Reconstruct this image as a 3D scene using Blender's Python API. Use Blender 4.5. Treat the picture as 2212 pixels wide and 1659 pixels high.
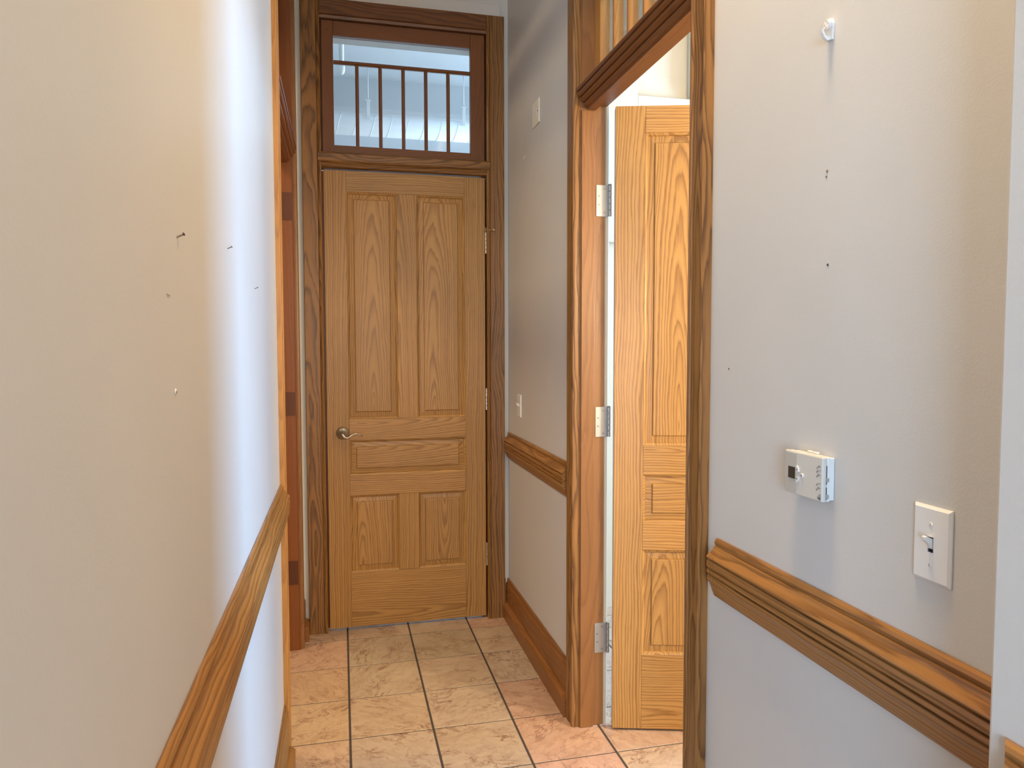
import bpy, bmesh, math, random
from mathutils import Vector, Matrix, Euler
random.seed(7)
scene = bpy.context.scene
COL = scene.collection
for o in list(bpy.data.objects): bpy.data.objects.remove(o)

# ---------------------------------------------------------------- camera
cam_d = bpy.data.cameras.new('camera'); cam = bpy.data.objects.new('camera', cam_d); COL.objects.link(cam)
cam_d.sensor_fit = 'HORIZONTAL'; cam_d.sensor_width = 36.0
cam_d.lens = 36.0 * 1552.9 / 2212.0
cam_d.clip_start = 0.02
_r = Vector((0.972849, -0.231436, -0.001742)); _u = Vector((0.01387, 0.050788, 0.998613)); _f = Vector((0.231027, 0.971523, -0.052619))
cam.matrix_world = Matrix(((_r.x, _u.x, -_f.x, 0), (_r.y, _u.y, -_f.y, 0), (_r.z, _u.z, -_f.z, 1.4466), (0, 0, 0, 1)))
scene.camera = cam

# ---------------------------------------------------------------- light and exposure
w = bpy.data.worlds.new('world'); scene.world = w; w.use_nodes = True
w.node_tree.nodes['Background'].inputs[0].default_value = (0.55, 0.72, 1.0, 1)
w.node_tree.nodes['Background'].inputs[1].default_value = 0.4

def area(name, loc, direction, sx, sy, power, col, spread=180):
    d = bpy.data.lights.new(name, 'AREA'); d.shape = 'RECTANGLE'; d.size = sx; d.size_y = sy
    d.energy = power; d.color = col; d.spread = math.radians(spread)
    o = bpy.data.objects.new(name, d); COL.objects.link(o); o.location = loc
    o.rotation_euler = Vector(direction).to_track_quat('-Z', 'Y').to_euler()
    return o
DAY = (0.34, 0.64, 1.0); WARM = (1.0, 0.76, 0.48)
def bulb(name, loc, radius, power, col):
    d = bpy.data.lights.new(name, 'POINT'); d.shadow_soft_size = radius; d.energy = power; d.color = col
    o = bpy.data.objects.new(name, d); COL.objects.link(o); o.location = loc
area('side_room_window_light', (3.80, 2.35, 1.75), (-1, 0, 0), 1.1, 1.9, 265, (0.30, 0.60, 1.0))
bulb('side_room_lamp', (2.1, 0.95, 1.75), 0.14, 138, (1.0, 0.78, 0.50))  # unseen lamp, set well below the ceiling to light the open door evenly
area('hall_ceiling_lamp', (0.58, 1.12, 3.38), (0, 0, -1), 0.35, 0.35, 27, (1.0, 0.72, 0.39), 132)
area('left_room_ceiling_lamp', (-1.3, 2.95, 3.2), (0, 0, -1), 0.5, 0.5, 36, (1.0, 0.76, 0.48))
area('front_room_window_light', (-1.55, -3.93, 1.35), (0.0, 1, 0), 1.9, 1.9, 270, (0.43, 0.69, 1.0))
area('front_room_fill_light', (0.15, -3.93, 1.7), (0, 1, 0), 1.0, 1.8, 72, (1.0, 0.84, 0.64))  # added warm fill from behind the viewer, brightens the end door
area('next_room_window_light', (3.7, 6.3, 2.2), (-1, 0, 0.15), 3.0, 2.2, 330, (0.58, 0.79, 1.0))
scene.view_settings.view_transform = 'Standard'
scene.view_settings.look = 'None'
scene.view_settings.gamma = 1.0
scene.view_settings.use_curve_mapping = False
scene.view_settings.exposure = 0.14

# ---------------------------------------------------------------- materials
def new_mat(name):
    m = bpy.data.materials.new(name); m.use_nodes = True
    nt = m.node_tree; return m, nt, nt.nodes, nt.links, nt.nodes['Principled BSDF']
def plain(name, col, rough=0.5, metal=0.0, spec=0.5):
    m, nt, N, L, b = new_mat(name)
    b.inputs['Base Color'].default_value = (*col, 1); b.inputs['Roughness'].default_value = rough
    b.inputs['Metallic'].default_value = metal; b.inputs['Specular IOR Level'].default_value = spec
    return m
class G:
    """tiny node-graph helper"""
    def __init__(s, nt): s.nt = nt; s.N = nt.nodes; s.L = nt.links
    def _in(s, sock, v):
        if isinstance(v, bpy.types.NodeSocket): s.L.new(v, sock)
        else: sock.default_value = v
    def m(s, op, a, b=0.0, c=None, clamp=False):
        n = s.N.new('ShaderNodeMath'); n.operation = op; n.use_clamp = clamp
        s._in(n.inputs[0], a); s._in(n.inputs[1], b)
        if c is not None: s._in(n.inputs[2], c)
        return n.outputs[0]
    def comb(s, x, y, z):
        n = s.N.new('ShaderNodeCombineXYZ'); s._in(n.inputs[0], x); s._in(n.inputs[1], y); s._in(n.inputs[2], z); return n.outputs[0]
    def noise(s, vec, scale=1.0, detail=2.0, rough=0.5, dist=0.0):
        n = s.N.new('ShaderNodeTexNoise'); s._in(n.inputs['Vector'], vec)
        n.inputs['Scale'].default_value = scale; n.inputs['Detail'].default_value = detail
        n.inputs['Roughness'].default_value = rough; n.inputs['Distortion'].default_value = dist
        return n.outputs['Fac']
    def ramp(s, fac, stops, interp='LINEAR'):
        n = s.N.new('ShaderNodeValToRGB'); s._in(n.inputs[0], fac); e = n.color_ramp.elements; n.color_ramp.interpolation = interp
        while len(e) < len(stops): e.new(0.5)
        for i, (p, c) in enumerate(stops):
            e[i].position = p; e[i].color = (c, c, c, 1) if isinstance(c, (int, float)) else (*c, 1)
        return n.outputs[0]
    def mix(s, fac, a, b, blend='MIX'):
        n = s.N.new('ShaderNodeMix'); n.data_type = 'RGBA'; n.blend_type = blend
        s._in(n.inputs[0], fac)
        for k, v in ((6, a), (7, b)):
            if isinstance(v, bpy.types.NodeSocket): s.L.new(v, n.inputs[k])
            else: n.inputs[k].default_value = (*v, 1)
        return n.outputs[2]
    def bump(s, h, strength, dist):
        n = s.N.new('ShaderNodeBump'); n.inputs['Strength'].default_value = strength; n.inputs['Distance'].default_value = dist
        s._in(n.inputs['Height'], h); return n.outputs[0]

WOODS = {  # light, dark, late-wood strength, ring spacing, wobble, roughness
    'oak_door':   ((0.50, 0.272, 0.082), (0.175, 0.070, 0.015), 0.80, 0.0100, 0.022, 0.36),
    'oak_casing': ((0.30, 0.140, 0.038), (0.060, 0.022, 0.006), 0.90, 0.0125, 0.040, 0.36),
    'oak_rail':   ((0.37, 0.170, 0.045), (0.100, 0.037, 0.009), 0.75, 0.0100, 0.026, 0.34),
    'sash':       ((0.185, 0.064, 0.015), (0.110, 0.034, 0.008), 0.55, 0.0080, 0.020, 0.40),
    'head':       ((0.175, 0.064, 0.016), (0.050, 0.016, 0.005), 0.80, 0.0110, 0.035, 0.38),
    'gold':       ((0.46, 0.220, 0.058), (0.240, 0.092, 0.022), 0.60, 0.0080, 0.020, 0.38),
    'jamb':       ((0.260, 0.116, 0.036), (0.150, 0.056, 0.019), 0.60, 0.0160, 0.030, 0.40),
    'red_jamb':   ((0.210, 0.066, 0.015), (0.140, 0.040, 0.009), 0.45, 0.0140, 0.030, 0.36),
    'patch':      ((0.100, 0.028, 0.008), (0.070, 0.018, 0.006), 0.40, 0.0140, 0.030, 0.40),
    'plinth':     ((0.290, 0.115, 0.028), (0.120, 0.040, 0.010), 0.65, 0.0120, 0.030, 0.36),
}
_wc = {}
def wood(style, axis):
    """flat-sawn oak; growth rings cut by the board, grain running along the object's own axis"""
    key = style + axis
    if key in _wc: return _wc[key]
    light, dark, strength, spacing, wob, rough = WOODS[style]
    m, nt, N, L, b = new_mat('wood_%s_%s' % (style, axis.lower())); g = G(nt)
    tc = N.new('ShaderNodeTexCoord'); sp = N.new('ShaderNodeSeparateXYZ'); L.new(tc.outputs['Object'], sp.inputs[0])
    X, Y, Z = sp.outputs
    u, v, wv = {'X': (Z, Y, X), 'Y': (Z, X, Y), 'Z': (X, Y, Z)}[axis]
    oi = N.new('ShaderNodeObjectInfo'); sc = N.new('ShaderNodeSeparateColor'); L.new(oi.outputs['Color'], sc.inputs[0])
    u0 = g.m('MULTIPLY', g.m('SUBTRACT', sc.outputs[0], 0.5), 0.3)
    v0 = g.m('MULTIPLY', sc.outputs[1], 0.2)
    tilt = g.m('MULTIPLY', g.m('SUBTRACT', sc.outputs[2], 0.5), 0.2)
    seed = g.m('MULTIPLY', oi.outputs['Alpha'], 41.0)
    lowv = g.comb(g.m('ADD', g.m('MULTIPLY', u, 6.0), seed), g.m('MULTIPLY', v, 6.0), g.m('MULTIPLY', wv, 2.2))
    n1 = g.m('MULTIPLY', g.m('SUBTRACT', g.noise(lowv, 1.0, 2.0), 0.5), wob * 2)
    lowv2 = g.comb(g.m('MULTIPLY', u, 5.0), g.m('ADD', g.m('MULTIPLY', v, 5.0), g.m('ADD', seed, 7.3)), g.m('MULTIPLY', wv, 1.7))
    n2 = g.m('MULTIPLY', g.m('SUBTRACT', g.noise(lowv2, 1.0, 2.0), 0.5), wob * 2)
    a = g.m('ADD', g.m('SUBTRACT', u, u0), n1)
    d = g.m('ADD', g.m('ADD', g.m('ADD', v, v0), g.m('MULTIPLY', tilt, wv)), n2)
    r = g.m('SQRT', g.m('ADD', g.m('MULTIPLY', a, a), g.m('MULTIPLY', d, d)))
    jag = g.noise(g.comb(g.m('MULTIPLY', u, 150.0), g.m('ADD', g.m('MULTIPLY', v, 150.0), seed), g.m('MULTIPLY', wv, 9.0)), 1.0, 2.0)
    var = g.noise(g.comb(g.m('MULTIPLY', r, 60.0), seed, 0.0), 1.0, 1.0)
    ring = g.m('ADD', g.m('ADD', g.m('DIVIDE', r, spacing), g.m('MULTIPLY', g.m('SUBTRACT', jag, 0.5), 0.55)), g.m('MULTIPLY', var, 1.6))
    fr = g.m('FRACT', ring)
    band = g.ramp(fr, [(0.0, 0.25), (0.12, 0.0), (0.45, 0.10), (0.74, 0.65), (0.90, 1.0), (1.0, 0.25)])
    fibre = g.noise(g.comb(g.m('MULTIPLY', u, 700.0), g.m('ADD', g.m('MULTIPLY', v, 700.0), seed), g.m('MULTIPLY', wv, 14.0)), 1.0, 3.0, 0.6)
    fib = g.ramp(fibre, [(0.3, 0.0), (0.7, 1.0)])
    strong = g.m('MULTIPLY', g.m('MULTIPLY', band, strength), g.m('ADD', 0.62, g.m('MULTIPLY', fib, 0.5)), clamp=True)
    col = g.mix(strong, light, dark)
    col = g.mix(g.m('MULTIPLY', g.m('SUBTRACT', 1.0, fib), 0.30), col, dark)
    big = g.noise(g.comb(g.m('MULTIPLY', u, 2.5), g.m('ADD', v, seed), g.m('MULTIPLY', wv, 1.1)), 1.0, 2.0)
    bigc = g.ramp(big, [(0.3, 0.88), (0.7, 1.10)])
    col = g.mix(1.0, col, bigc, 'MULTIPLY')
    L.new(col, b.inputs['Base Color'])
    b.inputs['Roughness'].default_value = rough
    b.inputs['Specular IOR Level'].default_value = 0.45
    L.new(g.bump(g.m('ADD', g.m('MULTIPLY', strong, -1.0), g.m('MULTIPLY', fib, 0.4)), 0.25, 0.0012), b.inputs['Normal'])
    _wc[key] = m
    return m

def paint(name, col, rough=0.42):
    m, nt, N, L, b = new_mat(name); g = G(nt)
    tc = N.new('ShaderNodeTexCoord')
    n = g.noise(tc.outputs['Object'], 260.0, 3.0)
    n2 = g.noise(tc.outputs['Object'], 1.6, 3.0)
    c = g.mix(g.ramp(n2, [(0.35, 0.0), (0.65, 1.0)]), tuple(x * 0.965 for x in col), tuple(min(1, x * 1.02) for x in col))
    L.new(c, b.inputs['Base Color']); b.inputs['Roughness'].default_value = rough; b.inputs['Specular IOR Level'].default_value = 0.4
    L.new(g.bump(n, 0.12, 0.0015), b.inputs['Normal'])
    return m

def marble():
    m, nt, N, L, b = new_mat('peach_marble_tile'); g = G(nt)
    tc = N.new('ShaderNodeTexCoord'); oi = N.new('ShaderNodeObjectInfo')
    seed = g.m('MULTIPLY', oi.outputs['Alpha'], 53.0)
    va = N.new('ShaderNodeVectorMath'); va.operation = 'ADD'; L.new(tc.outputs['Object'], va.inputs[0]); L.new(g.comb(seed, g.m('MULTIPLY', seed, 0.7), 0.0), va.inputs[1])
    rot = N.new('ShaderNodeVectorRotate'); rot.rotation_type = 'Z_AXIS'; L.new(va.outputs[0], rot.inputs['Vector']); L.new(g.m('MULTIPLY', seed, 0.11), rot.inputs['Angle'])
    mp = N.new('ShaderNodeMapping'); mp.inputs['Scale'].default_value = (1.0, 1.9, 1.0); L.new(rot.outputs[0], mp.inputs['Vector'])
    P = mp.outputs[0]
    cl = g.noise(P, 6.0, 5.0, 0.6, 0.5)
    v1 = g.m('ABSOLUTE', g.m('SUBTRACT', g.noise(P, 9.0, 7.0, 0.65, 0.9), 0.5))
    vein = g.ramp(v1, [(0.0, 1.0), (0.012, 0.55), (0.035, 0.0)])
    patch = g.ramp(g.noise(P, 5.0, 3.0, 0.5), [(0.45, 0.0), (0.62, 1.0)])
    spots = g.ramp(g.noise(P, 42.0, 4.0, 0.65, 0.6), [(0.60, 0.0), (0.70, 1.0)])
    mott = g.ramp(g.noise(P, 24.0, 4.0, 0.6), [(0.35, 0.0), (0.7, 1.0)])
    base = g.mix(g.ramp(cl, [(0.3, 0.0), (0.7, 1.0)]), (0.51, 0.375, 0.275), (0.38, 0.258, 0.178))
    base = g.mix(g.m('MULTIPLY', mott, 0.40), base, (0.62, 0.46, 0.34))
    base = g.mix(1.0, base, oi.outputs['Color'], 'MULTIPLY')
    base = g.mix(g.m('MULTIPLY', g.m('MULTIPLY', vein, g.m('ADD', g.m('MULTIPLY', patch, 0.80), 0.25)), 0.90), base, (0.155, 0.058, 0.032))
    base = g.mix(g.m('MULTIPLY', g.m('MULTIPLY', spots, g.m('ADD', g.m('MULTIPLY', patch, 0.8), 0.2)), 0.65), base, (0.21, 0.085, 0.052))
    L.new(base, b.inputs['Base Color']); b.inputs['Roughness'].default_value = 0.30; b.inputs['Specular IOR Level'].default_value = 0.45
    L.new(g.bump(mott, 0.05, 0.001), b.inputs['Normal'])
    return m

def glass_mat():
    m, nt, N, L, b = new_mat('window_glass'); N.remove(b); g = G(nt)
    tr = N.new('ShaderNodeBsdfTransparent'); tr.inputs[0].default_value = (0.93, 0.96, 0.97, 1)
    gl = N.new('ShaderNodeBsdfGlossy'); gl.inputs['Roughness'].default_value = 0.02
    fr = N.new('ShaderNodeFresnel'); fr.inputs[0].default_value = 1.45
    mx = N.new('ShaderNodeMixShader'); L.new(g.m('MULTIPLY', fr.outputs[0], 0.8), mx.inputs[0]); L.new(tr.outputs[0], mx.inputs[1]); L.new(gl.outputs[0], mx.inputs[2])
    L.new(mx.outputs[0], N['Material Output'].inputs[0])
    return m

M = {}
M['wall'] = paint('warm_grey_wall_paint', (0.585, 0.57, 0.545))
M['wall2'] = paint('side_room_wall_paint', (0.55, 0.455, 0.325), 0.5)
M['ceil'] = paint('ceiling_paint', (0.70, 0.69, 0.66), 0.6)
M['cool'] = paint('next_room_paint', (0.56, 0.57, 0.58), 0.6)
M['whitetrim'] = plain('white_edge_paint', (0.78, 0.77, 0.73), 0.45)
M['duct'] = plain('white_painted_metal', (0.90, 0.91, 0.92), 0.4)
M['tile'] = marble()
M['grout'] = plain('dark_grout', (0.055, 0.042, 0.034), 0.9)
M['glass'] = glass_mat()
M['nickel'] = plain('satin_nickel', (0.46, 0.41, 0.34), 0.33, 1.0)
M['steel'] = plain('brushed_steel_hinge', (0.42, 0.42, 0.42), 0.48, 1.0)
M['screw'] = plain('steel_screw', (0.30, 0.30, 0.30), 0.35, 1.0)
M['brass'] = plain('aged_brass', (0.40, 0.27, 0.12), 0.35, 1.0)
M['black'] = plain('black_gap', (0.01, 0.01, 0.01), 0.8)
M['white'] = plain('white_plastic', (0.74, 0.73, 0.71), 0.35)
M['ivory'] = plain('ivory_plastic', (0.78, 0.74, 0.63), 0.38)
M['ivorydisc'] = plain('pale_grey_plastic', (0.72, 0.72, 0.70), 0.4)
M['thermo'] = plain('thermostat_plastic', (0.60, 0.58, 0.53), 0.4)
M['thermog'] = plain('thermostat_grey_panel', (0.46, 0.44, 0.39), 0.45)
M['lcd'] = plain('dark_display', (0.030, 0.026, 0.020), 0.18)
M['ink'] = plain('dark_ink', (0.10, 0.10, 0.10), 0.6)
M['greyink'] = plain('grey_ink', (0.32, 0.32, 0.32), 0.5)
M['nail'] = plain('dark_nail_steel', (0.16, 0.14, 0.12), 0.4, 0.8)
M['hole'] = plain('wall_hole', (0.06, 0.05, 0.045), 0.9)
M['anchor'] = plain('plastic_anchor', (0.22, 0.16, 0.12), 0.6)

# ---------------------------------------------------------------- builders
ORG = {}
def link(o, parent=None, world=(0, 0, 0)):
    COL.objects.link(o)
    world = Vector(world)
    ORG[o.name] = world
    if parent is not None:
        o.parent = parent; o.location = world - ORG[parent.name]
    else: o.location = world
    return o
def rnd_grain(o, u0=None, v0=None, tilt=None):
    """board parameters for the wood shader: pith offset, depth, slope, seed"""
    r = random.random
    a = (r() * 0.5 + 0.25) if u0 is None else 0.5 + u0 / 0.3
    b = (0.10 + 0.5 * r()) if v0 is None else v0 / 0.2
    c = (0.5 + random.choice((-1, 1)) * (0.10 + 0.25 * r())) if tilt is None else 0.5 + tilt / 0.2
    o.color = (a, b, c, r())
def tag(o, label=None, cat=None, kind=None, group=None):
    if label: o['label'] = label
    if cat: o['category'] = cat
    if kind: o['kind'] = kind
    if group: o['group'] = group
    return o
def empty(name, loc, label, cat, kind=None, group=None):
    o = bpy.data.objects.new(name, None); o.empty_display_size = 0.05
    link(o, None, loc); return tag(o, label, cat, kind, group)
def mesh_obj(name, bm, mat, parent=None, center=None, smooth=False, grain=None):
    bmesh.ops.recalc_face_normals(bm, faces=bm.faces)
    if center is None:
        lo = Vector((min(v.co.x for v in bm.verts), min(v.co.y for v in bm.verts), min(v.co.z for v in bm.verts)))
        hi = Vector((max(v.co.x for v in bm.verts), max(v.co.y for v in bm.verts), max(v.co.z for v in bm.verts)))
        center = (lo + hi) / 2
    center = Vector(center)
    bmesh.ops.translate(bm, verts=bm.verts, vec=-center)
    me = bpy.data.meshes.new(name); bm.to_mesh(me); bm.free()
    if smooth:
        for p in me.polygons: p.use_smooth = True
    me.materials.append(mat)
    o = bpy.data.objects.new(name, me)
    link(o, parent, center); rnd_grain(o, *(grain or ()))
    return o
def add_box(bm, x0, x1, y0, y1, z0, z1, bev=0.0, seg=1):
    vs = [bm.verts.new((x, y, z)) for z in (z0, z1) for y in (y0, y1) for x in (x0, x1)]
    F = [bm.faces.new([vs[i] for i in f]) for f in ((0, 2, 3, 1), (4, 5, 7, 6), (0, 1, 5, 4), (2, 6, 7, 3), (0, 4, 6, 2), (1, 3, 7, 5))]
    if bev > 0:
        es = {e for f in F for e in f.edges}
        bmesh.ops.bevel(bm, geom=list(es), offset=bev, segments=seg, profile=0.5, affect='EDGES')
def box(name, x0, x1, y0, y1, z0, z1, mat, parent=None, bev=0.0, seg=1, grain=None):
    bm = bmesh.new(); add_box(bm, x0, x1, y0, y1, z0, z1, bev, seg)
    return mesh_obj(name, bm, mat, parent, grain=grain)
def add_prism(bm, pts, axis, sections):
    """closed 2-D outline swept along an axis; sections = [(t, [outline]) or t]. pts are the two other world axes in order"""
    rings = []
    for s in sections:
        t, pp = s if isinstance(s, tuple) else (s, pts)
        ring = []
        for a, b in pp:
            ring.append(bm.verts.new({'X': (t, a, b), 'Y': (a, t, b), 'Z': (a, b, t)}[axis]))
        rings.append(ring)
    n = len(pts)
    for k in range(len(rings) - 1):
        for i in range(n):
            bm.faces.new((rings[k][i], rings[k][(i + 1) % n], rings[k + 1][(i + 1) % n], rings[k + 1][i]))
    bm.faces.new(rings[0]); bm.faces.new(list(reversed(rings[-1])))
def prism(name, pts, axis, a0, a1, mat, parent=None, sections=None, grain=None):
    bm = bmesh.new(); add_prism(bm, pts, axis, sections or [a0, a1])
    return mesh_obj(name, bm, mat, parent, grain=grain)
def add_tube(bm, pts, rad, n=10, cap=True):
    pts = [Vector(p) for p in pts]
    if not hasattr(rad, '__len__'): rad = [rad] * len(pts)
    rings = []; ref = None
    for i, p in enumerate(pts):
        t = (pts[min(i + 1, len(pts) - 1)] - pts[max(i - 1, 0)]).normalized()
        if ref is None: ref = Vector((0, 0, 1)) if abs(t.z) < 0.9 else Vector((1, 0, 0))
        a = t.cross(ref).normalized(); b = a.cross(t).normalized(); ref = b
        rings.append([bm.verts.new(p + rad[i] * (math.cos(2 * math.pi * k / n) * a + math.sin(2 * math.pi * k / n) * b)) for k in range(n)])
    for k in range(len(rings) - 1):
        for i in range(n): bm.faces.new((rings[k][i], rings[k][(i + 1) % n], rings[k + 1][(i + 1) % n], rings[k + 1][i]))
    if cap: bm.faces.new(rings[0]); bm.faces.new(list(reversed(rings[-1])))
def tube(name, pts, rad, mat, parent=None, n=10, smooth=True):
    bm = bmesh.new(); add_tube(bm, pts, rad, n); return mesh_obj(name, bm, mat, parent, smooth=smooth)
def add_lathe(bm, c, axis, prof, n=24):
    """prof = [(distance along axis, radius)]"""
    c = Vector(c); ax = Vector(axis).normalized()
    ref = Vector((0, 0, 1)) if abs(ax.z) < 0.9 else Vector((1, 0, 0))
    a = ax.cross(ref).normalized(); b = ax.cross(a)
    rings = [[bm.verts.new(c + ax * d + r * (math.cos(2 * math.pi * k / n) * a + math.sin(2 * math.pi * k / n) * b)) for k in range(n)] for d, r in prof]
    for k in range(len(rings) - 1):
        for i in range(n): bm.faces.new((rings[k][i], rings[k][(i + 1) % n], rings[k + 1][(i + 1) % n], rings[k + 1][i]))
    bm.faces.new(rings[0]); bm.faces.new(list(reversed(rings[-1])))
def lathe(name, c, axis, prof, mat, parent=None, n=24, smooth=False):
    bm = bmesh.new(); add_lathe(bm, c, axis, prof, n); return mesh_obj(name, bm, mat, parent, smooth=smooth)
def boxes(name, lst, mat, parent=None):
    bm = bmesh.new()
    for b in lst: add_box(bm, *b)
    return mesh_obj(name, bm, mat, parent)

# ---------------------------------------------------------------- main measures (metres)
XL, XR = -0.205, 0.860          # hall walls
YE = 3.700                      # end wall face
CEIL = 3.42
PX, PY = 0.742, 0.678           # face and corner of the wall that juts out on the right
T = 0.3078                      # tile pitch
TX, TY = 0.014, 3.570           # a grout crossing

# ---------------------------------------------------------------- shell
tag(boxes('wall_left', [(XL - 0.15, XL, -0.6, 2.575, 0, CEIL), (XL - 0.15, XL, 3.525, YE, 0, CEIL), (XL - 0.15, XL, 2.575, 3.525, 3.08, CEIL)], M['wall']),
    'long beige painted wall on the left of the passage', 'wall', 'structure')
tag(boxes('wall_right', [(XR, XR + 0.105, PY, 1.628, 0, CEIL), (XR, XR + 0.105, 2.545, YE, 0, CEIL), (XR, XR + 0.105, 1.628, 2.545, 3.08, CEIL)], M['wall']),
    'grey painted wall on the right holding the thermostat and the open doorway', 'wall', 'structure')
tag(box('wall_pier', PX, XR + 0.105, -3.9, PY, 0, CEIL, M['wall'], bev=0.004, seg=2),
    'pale wall corner jutting out at the right edge of the picture', 'wall', 'structure')
tag(boxes('wall_end', [(-3, -0.098, YE, YE + 0.15, 0, 3.9), (0.760, 3.9, YE, YE + 0.15, 0, 3.9), (-0.098, 0.760, YE, YE + 0.15, 3.06, 3.9)], M['wall']),
    'grey wall around the closed oak door at the end', 'wall', 'structure')
tag(boxes('wall_front_room', [(-3.0, -2.52, -4.05, -3.9, 0, CEIL), (-0.58, -0.37, -4.05, -3.9, 0, CEIL), (0.67, PX, -4.05, -3.9, 0, CEIL), (-2.52, -0.58, -4.05, -3.9, 0, 0.38), (-2.52, -0.58, -4.05, -3.9, 2.32, CEIL), (-0.37, 0.67, -4.05, -3.9, 0, 0.78), (-0.37, 0.67, -4.05, -3.9, 2.62, CEIL)], M['wall']), 'window wall of the front room behind the viewer', 'wall', 'structure')
tag(box('wall_front_room_left', -3.15, -3.0, -4.05, YE, 0, CEIL, M['wall']),
    'outer left wall of the front room behind the viewer', 'wall', 'structure')
tag(box('wall_left_room', -3.0, XL - 0.15, 2.2, 2.3, 0, CEIL, M['wall']), 'partition of the room beyond the left doorway', 'wall', 'structure')
tag(boxes('wall_side_room_window', [(3.85, 4.0, 0.4, 1.75, 0, CEIL), (3.85, 4.0, 2.95, YE, 0, CEIL), (3.85, 4.0, 1.75, 2.95, 0, 0.75), (3.85, 4.0, 1.75, 2.95, 2.75, CEIL)], M['wall2']),
    'outer window wall of the side room behind the open door', 'wall', 'structure')
tag(box('wall_side_room', XR + 0.105, 3.85, 0.40, 0.50, 0, CEIL, M['wall2']), 'near partition of the side room behind the open door', 'wall', 'structure')
# pale lining of the side room's back wall with its shallow boxed recess, seen above the open door
bw = empty('wall_side_room_back', (2.4, YE - 0.01, 0), 'cream back wall with boxed recess seen above the open door', 'wall', 'structure')
box('wall_lining', XR + 0.106, 3.84, YE - 0.012, YE - 0.001, 0, CEIL, M['wall2'], bw)
box('recess_frame', XR + 0.106, 1.560, YE - 0.055, YE - 0.0125, 2.0, CEIL, M['wall2'], bw, 0.003)
box('recess_sill', 1.561, 3.0, YE - 0.050, YE - 0.0125, 2.0, 2.785, M['wall2'], bw, 0.003)
box('recess_post', 1.868, 1.91, YE - 0.10, YE - 0.0125, 2.786, CEIL, M['wall2'], bw, 0.003)
tag(box('ceiling', -3.15, 4.0, -4.05, YE, CEIL, CEIL + 0.12, M['ceil']), 'plain ceiling high above the passage', 'ceiling', 'structure')
# next room, seen through the transom over the end door
tag(box('ceiling', -3.0, 4.0, YE + 0.15, 9.0, 3.86, 3.98, M['cool']), 'cool white ceiling seen through the transom over the closed door', 'ceiling', 'structure')
tag(box('wall_next_room', -3.0, 4.0, 9.0, 9.1, 0, 3.9, M['cool']), 'far wall of the room beyond the closed door', 'wall', 'structure')
tag(boxes('wall_next_room_side', [(3.9, 4.0, YE + 0.15, 4.7, 0, 3.9), (3.9, 4.0, 7.9, 9.0, 0, 3.9), (3.9, 4.0, 4.7, 7.9, 0, 0.9), (3.9, 4.0, 4.7, 7.9, 3.4, 3.9)], M['cool']),
    'window wall of the room beyond the closed door', 'wall', 'structure')
tag(box('wall_next_room_left', -3.1, -3.0, YE + 0.15, 9.0, 0, 3.9, M['cool']), 'left wall of the room beyond the closed door', 'wall', 'structure')
bm = bmesh.new()
prof = [(6.75, 3.86), (6.75, 3.60)] + [(6.98 - 0.23 * math.cos(a), 3.60 - 0.13 * math.sin(a)) for a in [math.pi * k / 10 for k in range(1, 10)]] + [(7.21, 3.60), (7.21, 3.86)]
add_prism(bm, prof, 'X', [-2.99, 3.89])
tag(mesh_obj('trim_9', bm, M['cool'], smooth=False), 'rounded pale beam under the ceiling behind the white duct', 'beam', 'structure')

# ---------------------------------------------------------------- floor: grout bed with separate marble tiles
fl = tag(boxes('floor', [(-3.15, 4.0, -4.05, 9.0, -0.12, -0.0013)], M['grout']), 'peach marble tile floor with dark grout lines', 'floor', 'structure')
bm = bmesh.new(); add_box(bm, -(T - 0.0085) / 2, (T - 0.0085) / 2, -(T - 0.0058) / 2, (T - 0.0058) / 2, -0.008, 0.0, 0.0007)
tile_me = bpy.data.meshes.new('tile'); bmesh.ops.recalc_face_normals(bm, faces=bm.faces); bm.to_mesh(tile_me); bm.free(); tile_me.materials.append(M['tile'])
tints = [(1.0, 0.98, 0.96), (1.04, 0.93, 0.90), (0.97, 1.0, 0.97), (1.06, 1.0, 0.92), (0.93, 0.97, 0.96), (1.03, 0.96, 0.93)]
fixed = {(0, 0): (0.88, 0.96, 0.94), (1, 0): (0.84, 0.91, 0.88), (0, -1): (0.92, 0.97, 0.93), (1, -1): (0.93, 0.97, 0.95), (-1, -2): (1.08, 1.04, 0.90), (-1, -1): (1.0, 0.92, 0.80),
         (2, -3): (1.08, 0.93, 0.88), (2, -4): (1.08, 0.90, 0.86), (3, -4): (1.06, 1.04, 0.96), (2, -2): (0.98, 0.86, 0.82), (0, -2): (0.99, 1.0, 0.93)}
for j in range(1, -13, -1):
    for i in range(-2, 9):
        o = bpy.data.objects.new('tile', tile_me)
        link(o, fl, (TX + (i + 0.5) * T, TY + (j - 0.5) * T, 0.0))
        tnt = fixed.get((i, j), random.choice(tints)); k = 0.97 + 0.06 * random.random()
        o.color = (tnt[0] * k, tnt[1] * k, tnt[2] * k, random.random())
tag(boxes('floor_tiles_beyond', [(-3.0, 3.85, -3.9, TY - 12.99 * T, -0.008, 0), (-3.0, TX - 2 * T - 0.004, TY - 12.99 * T + 0.001, 3.69, -0.008, 0), (TX + 9 * T + 0.004, 3.85, TY - 12.99 * T + 0.001, 3.69, -0.008, 0), (-3.0, 3.9, 4.19, 9.0, -0.008, 0)], M['tile'], fl), kind='stuff')
bpy.data.objects['floor_tiles_beyond'].color = (1, 0.98, 0.95, 0.4)

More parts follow.
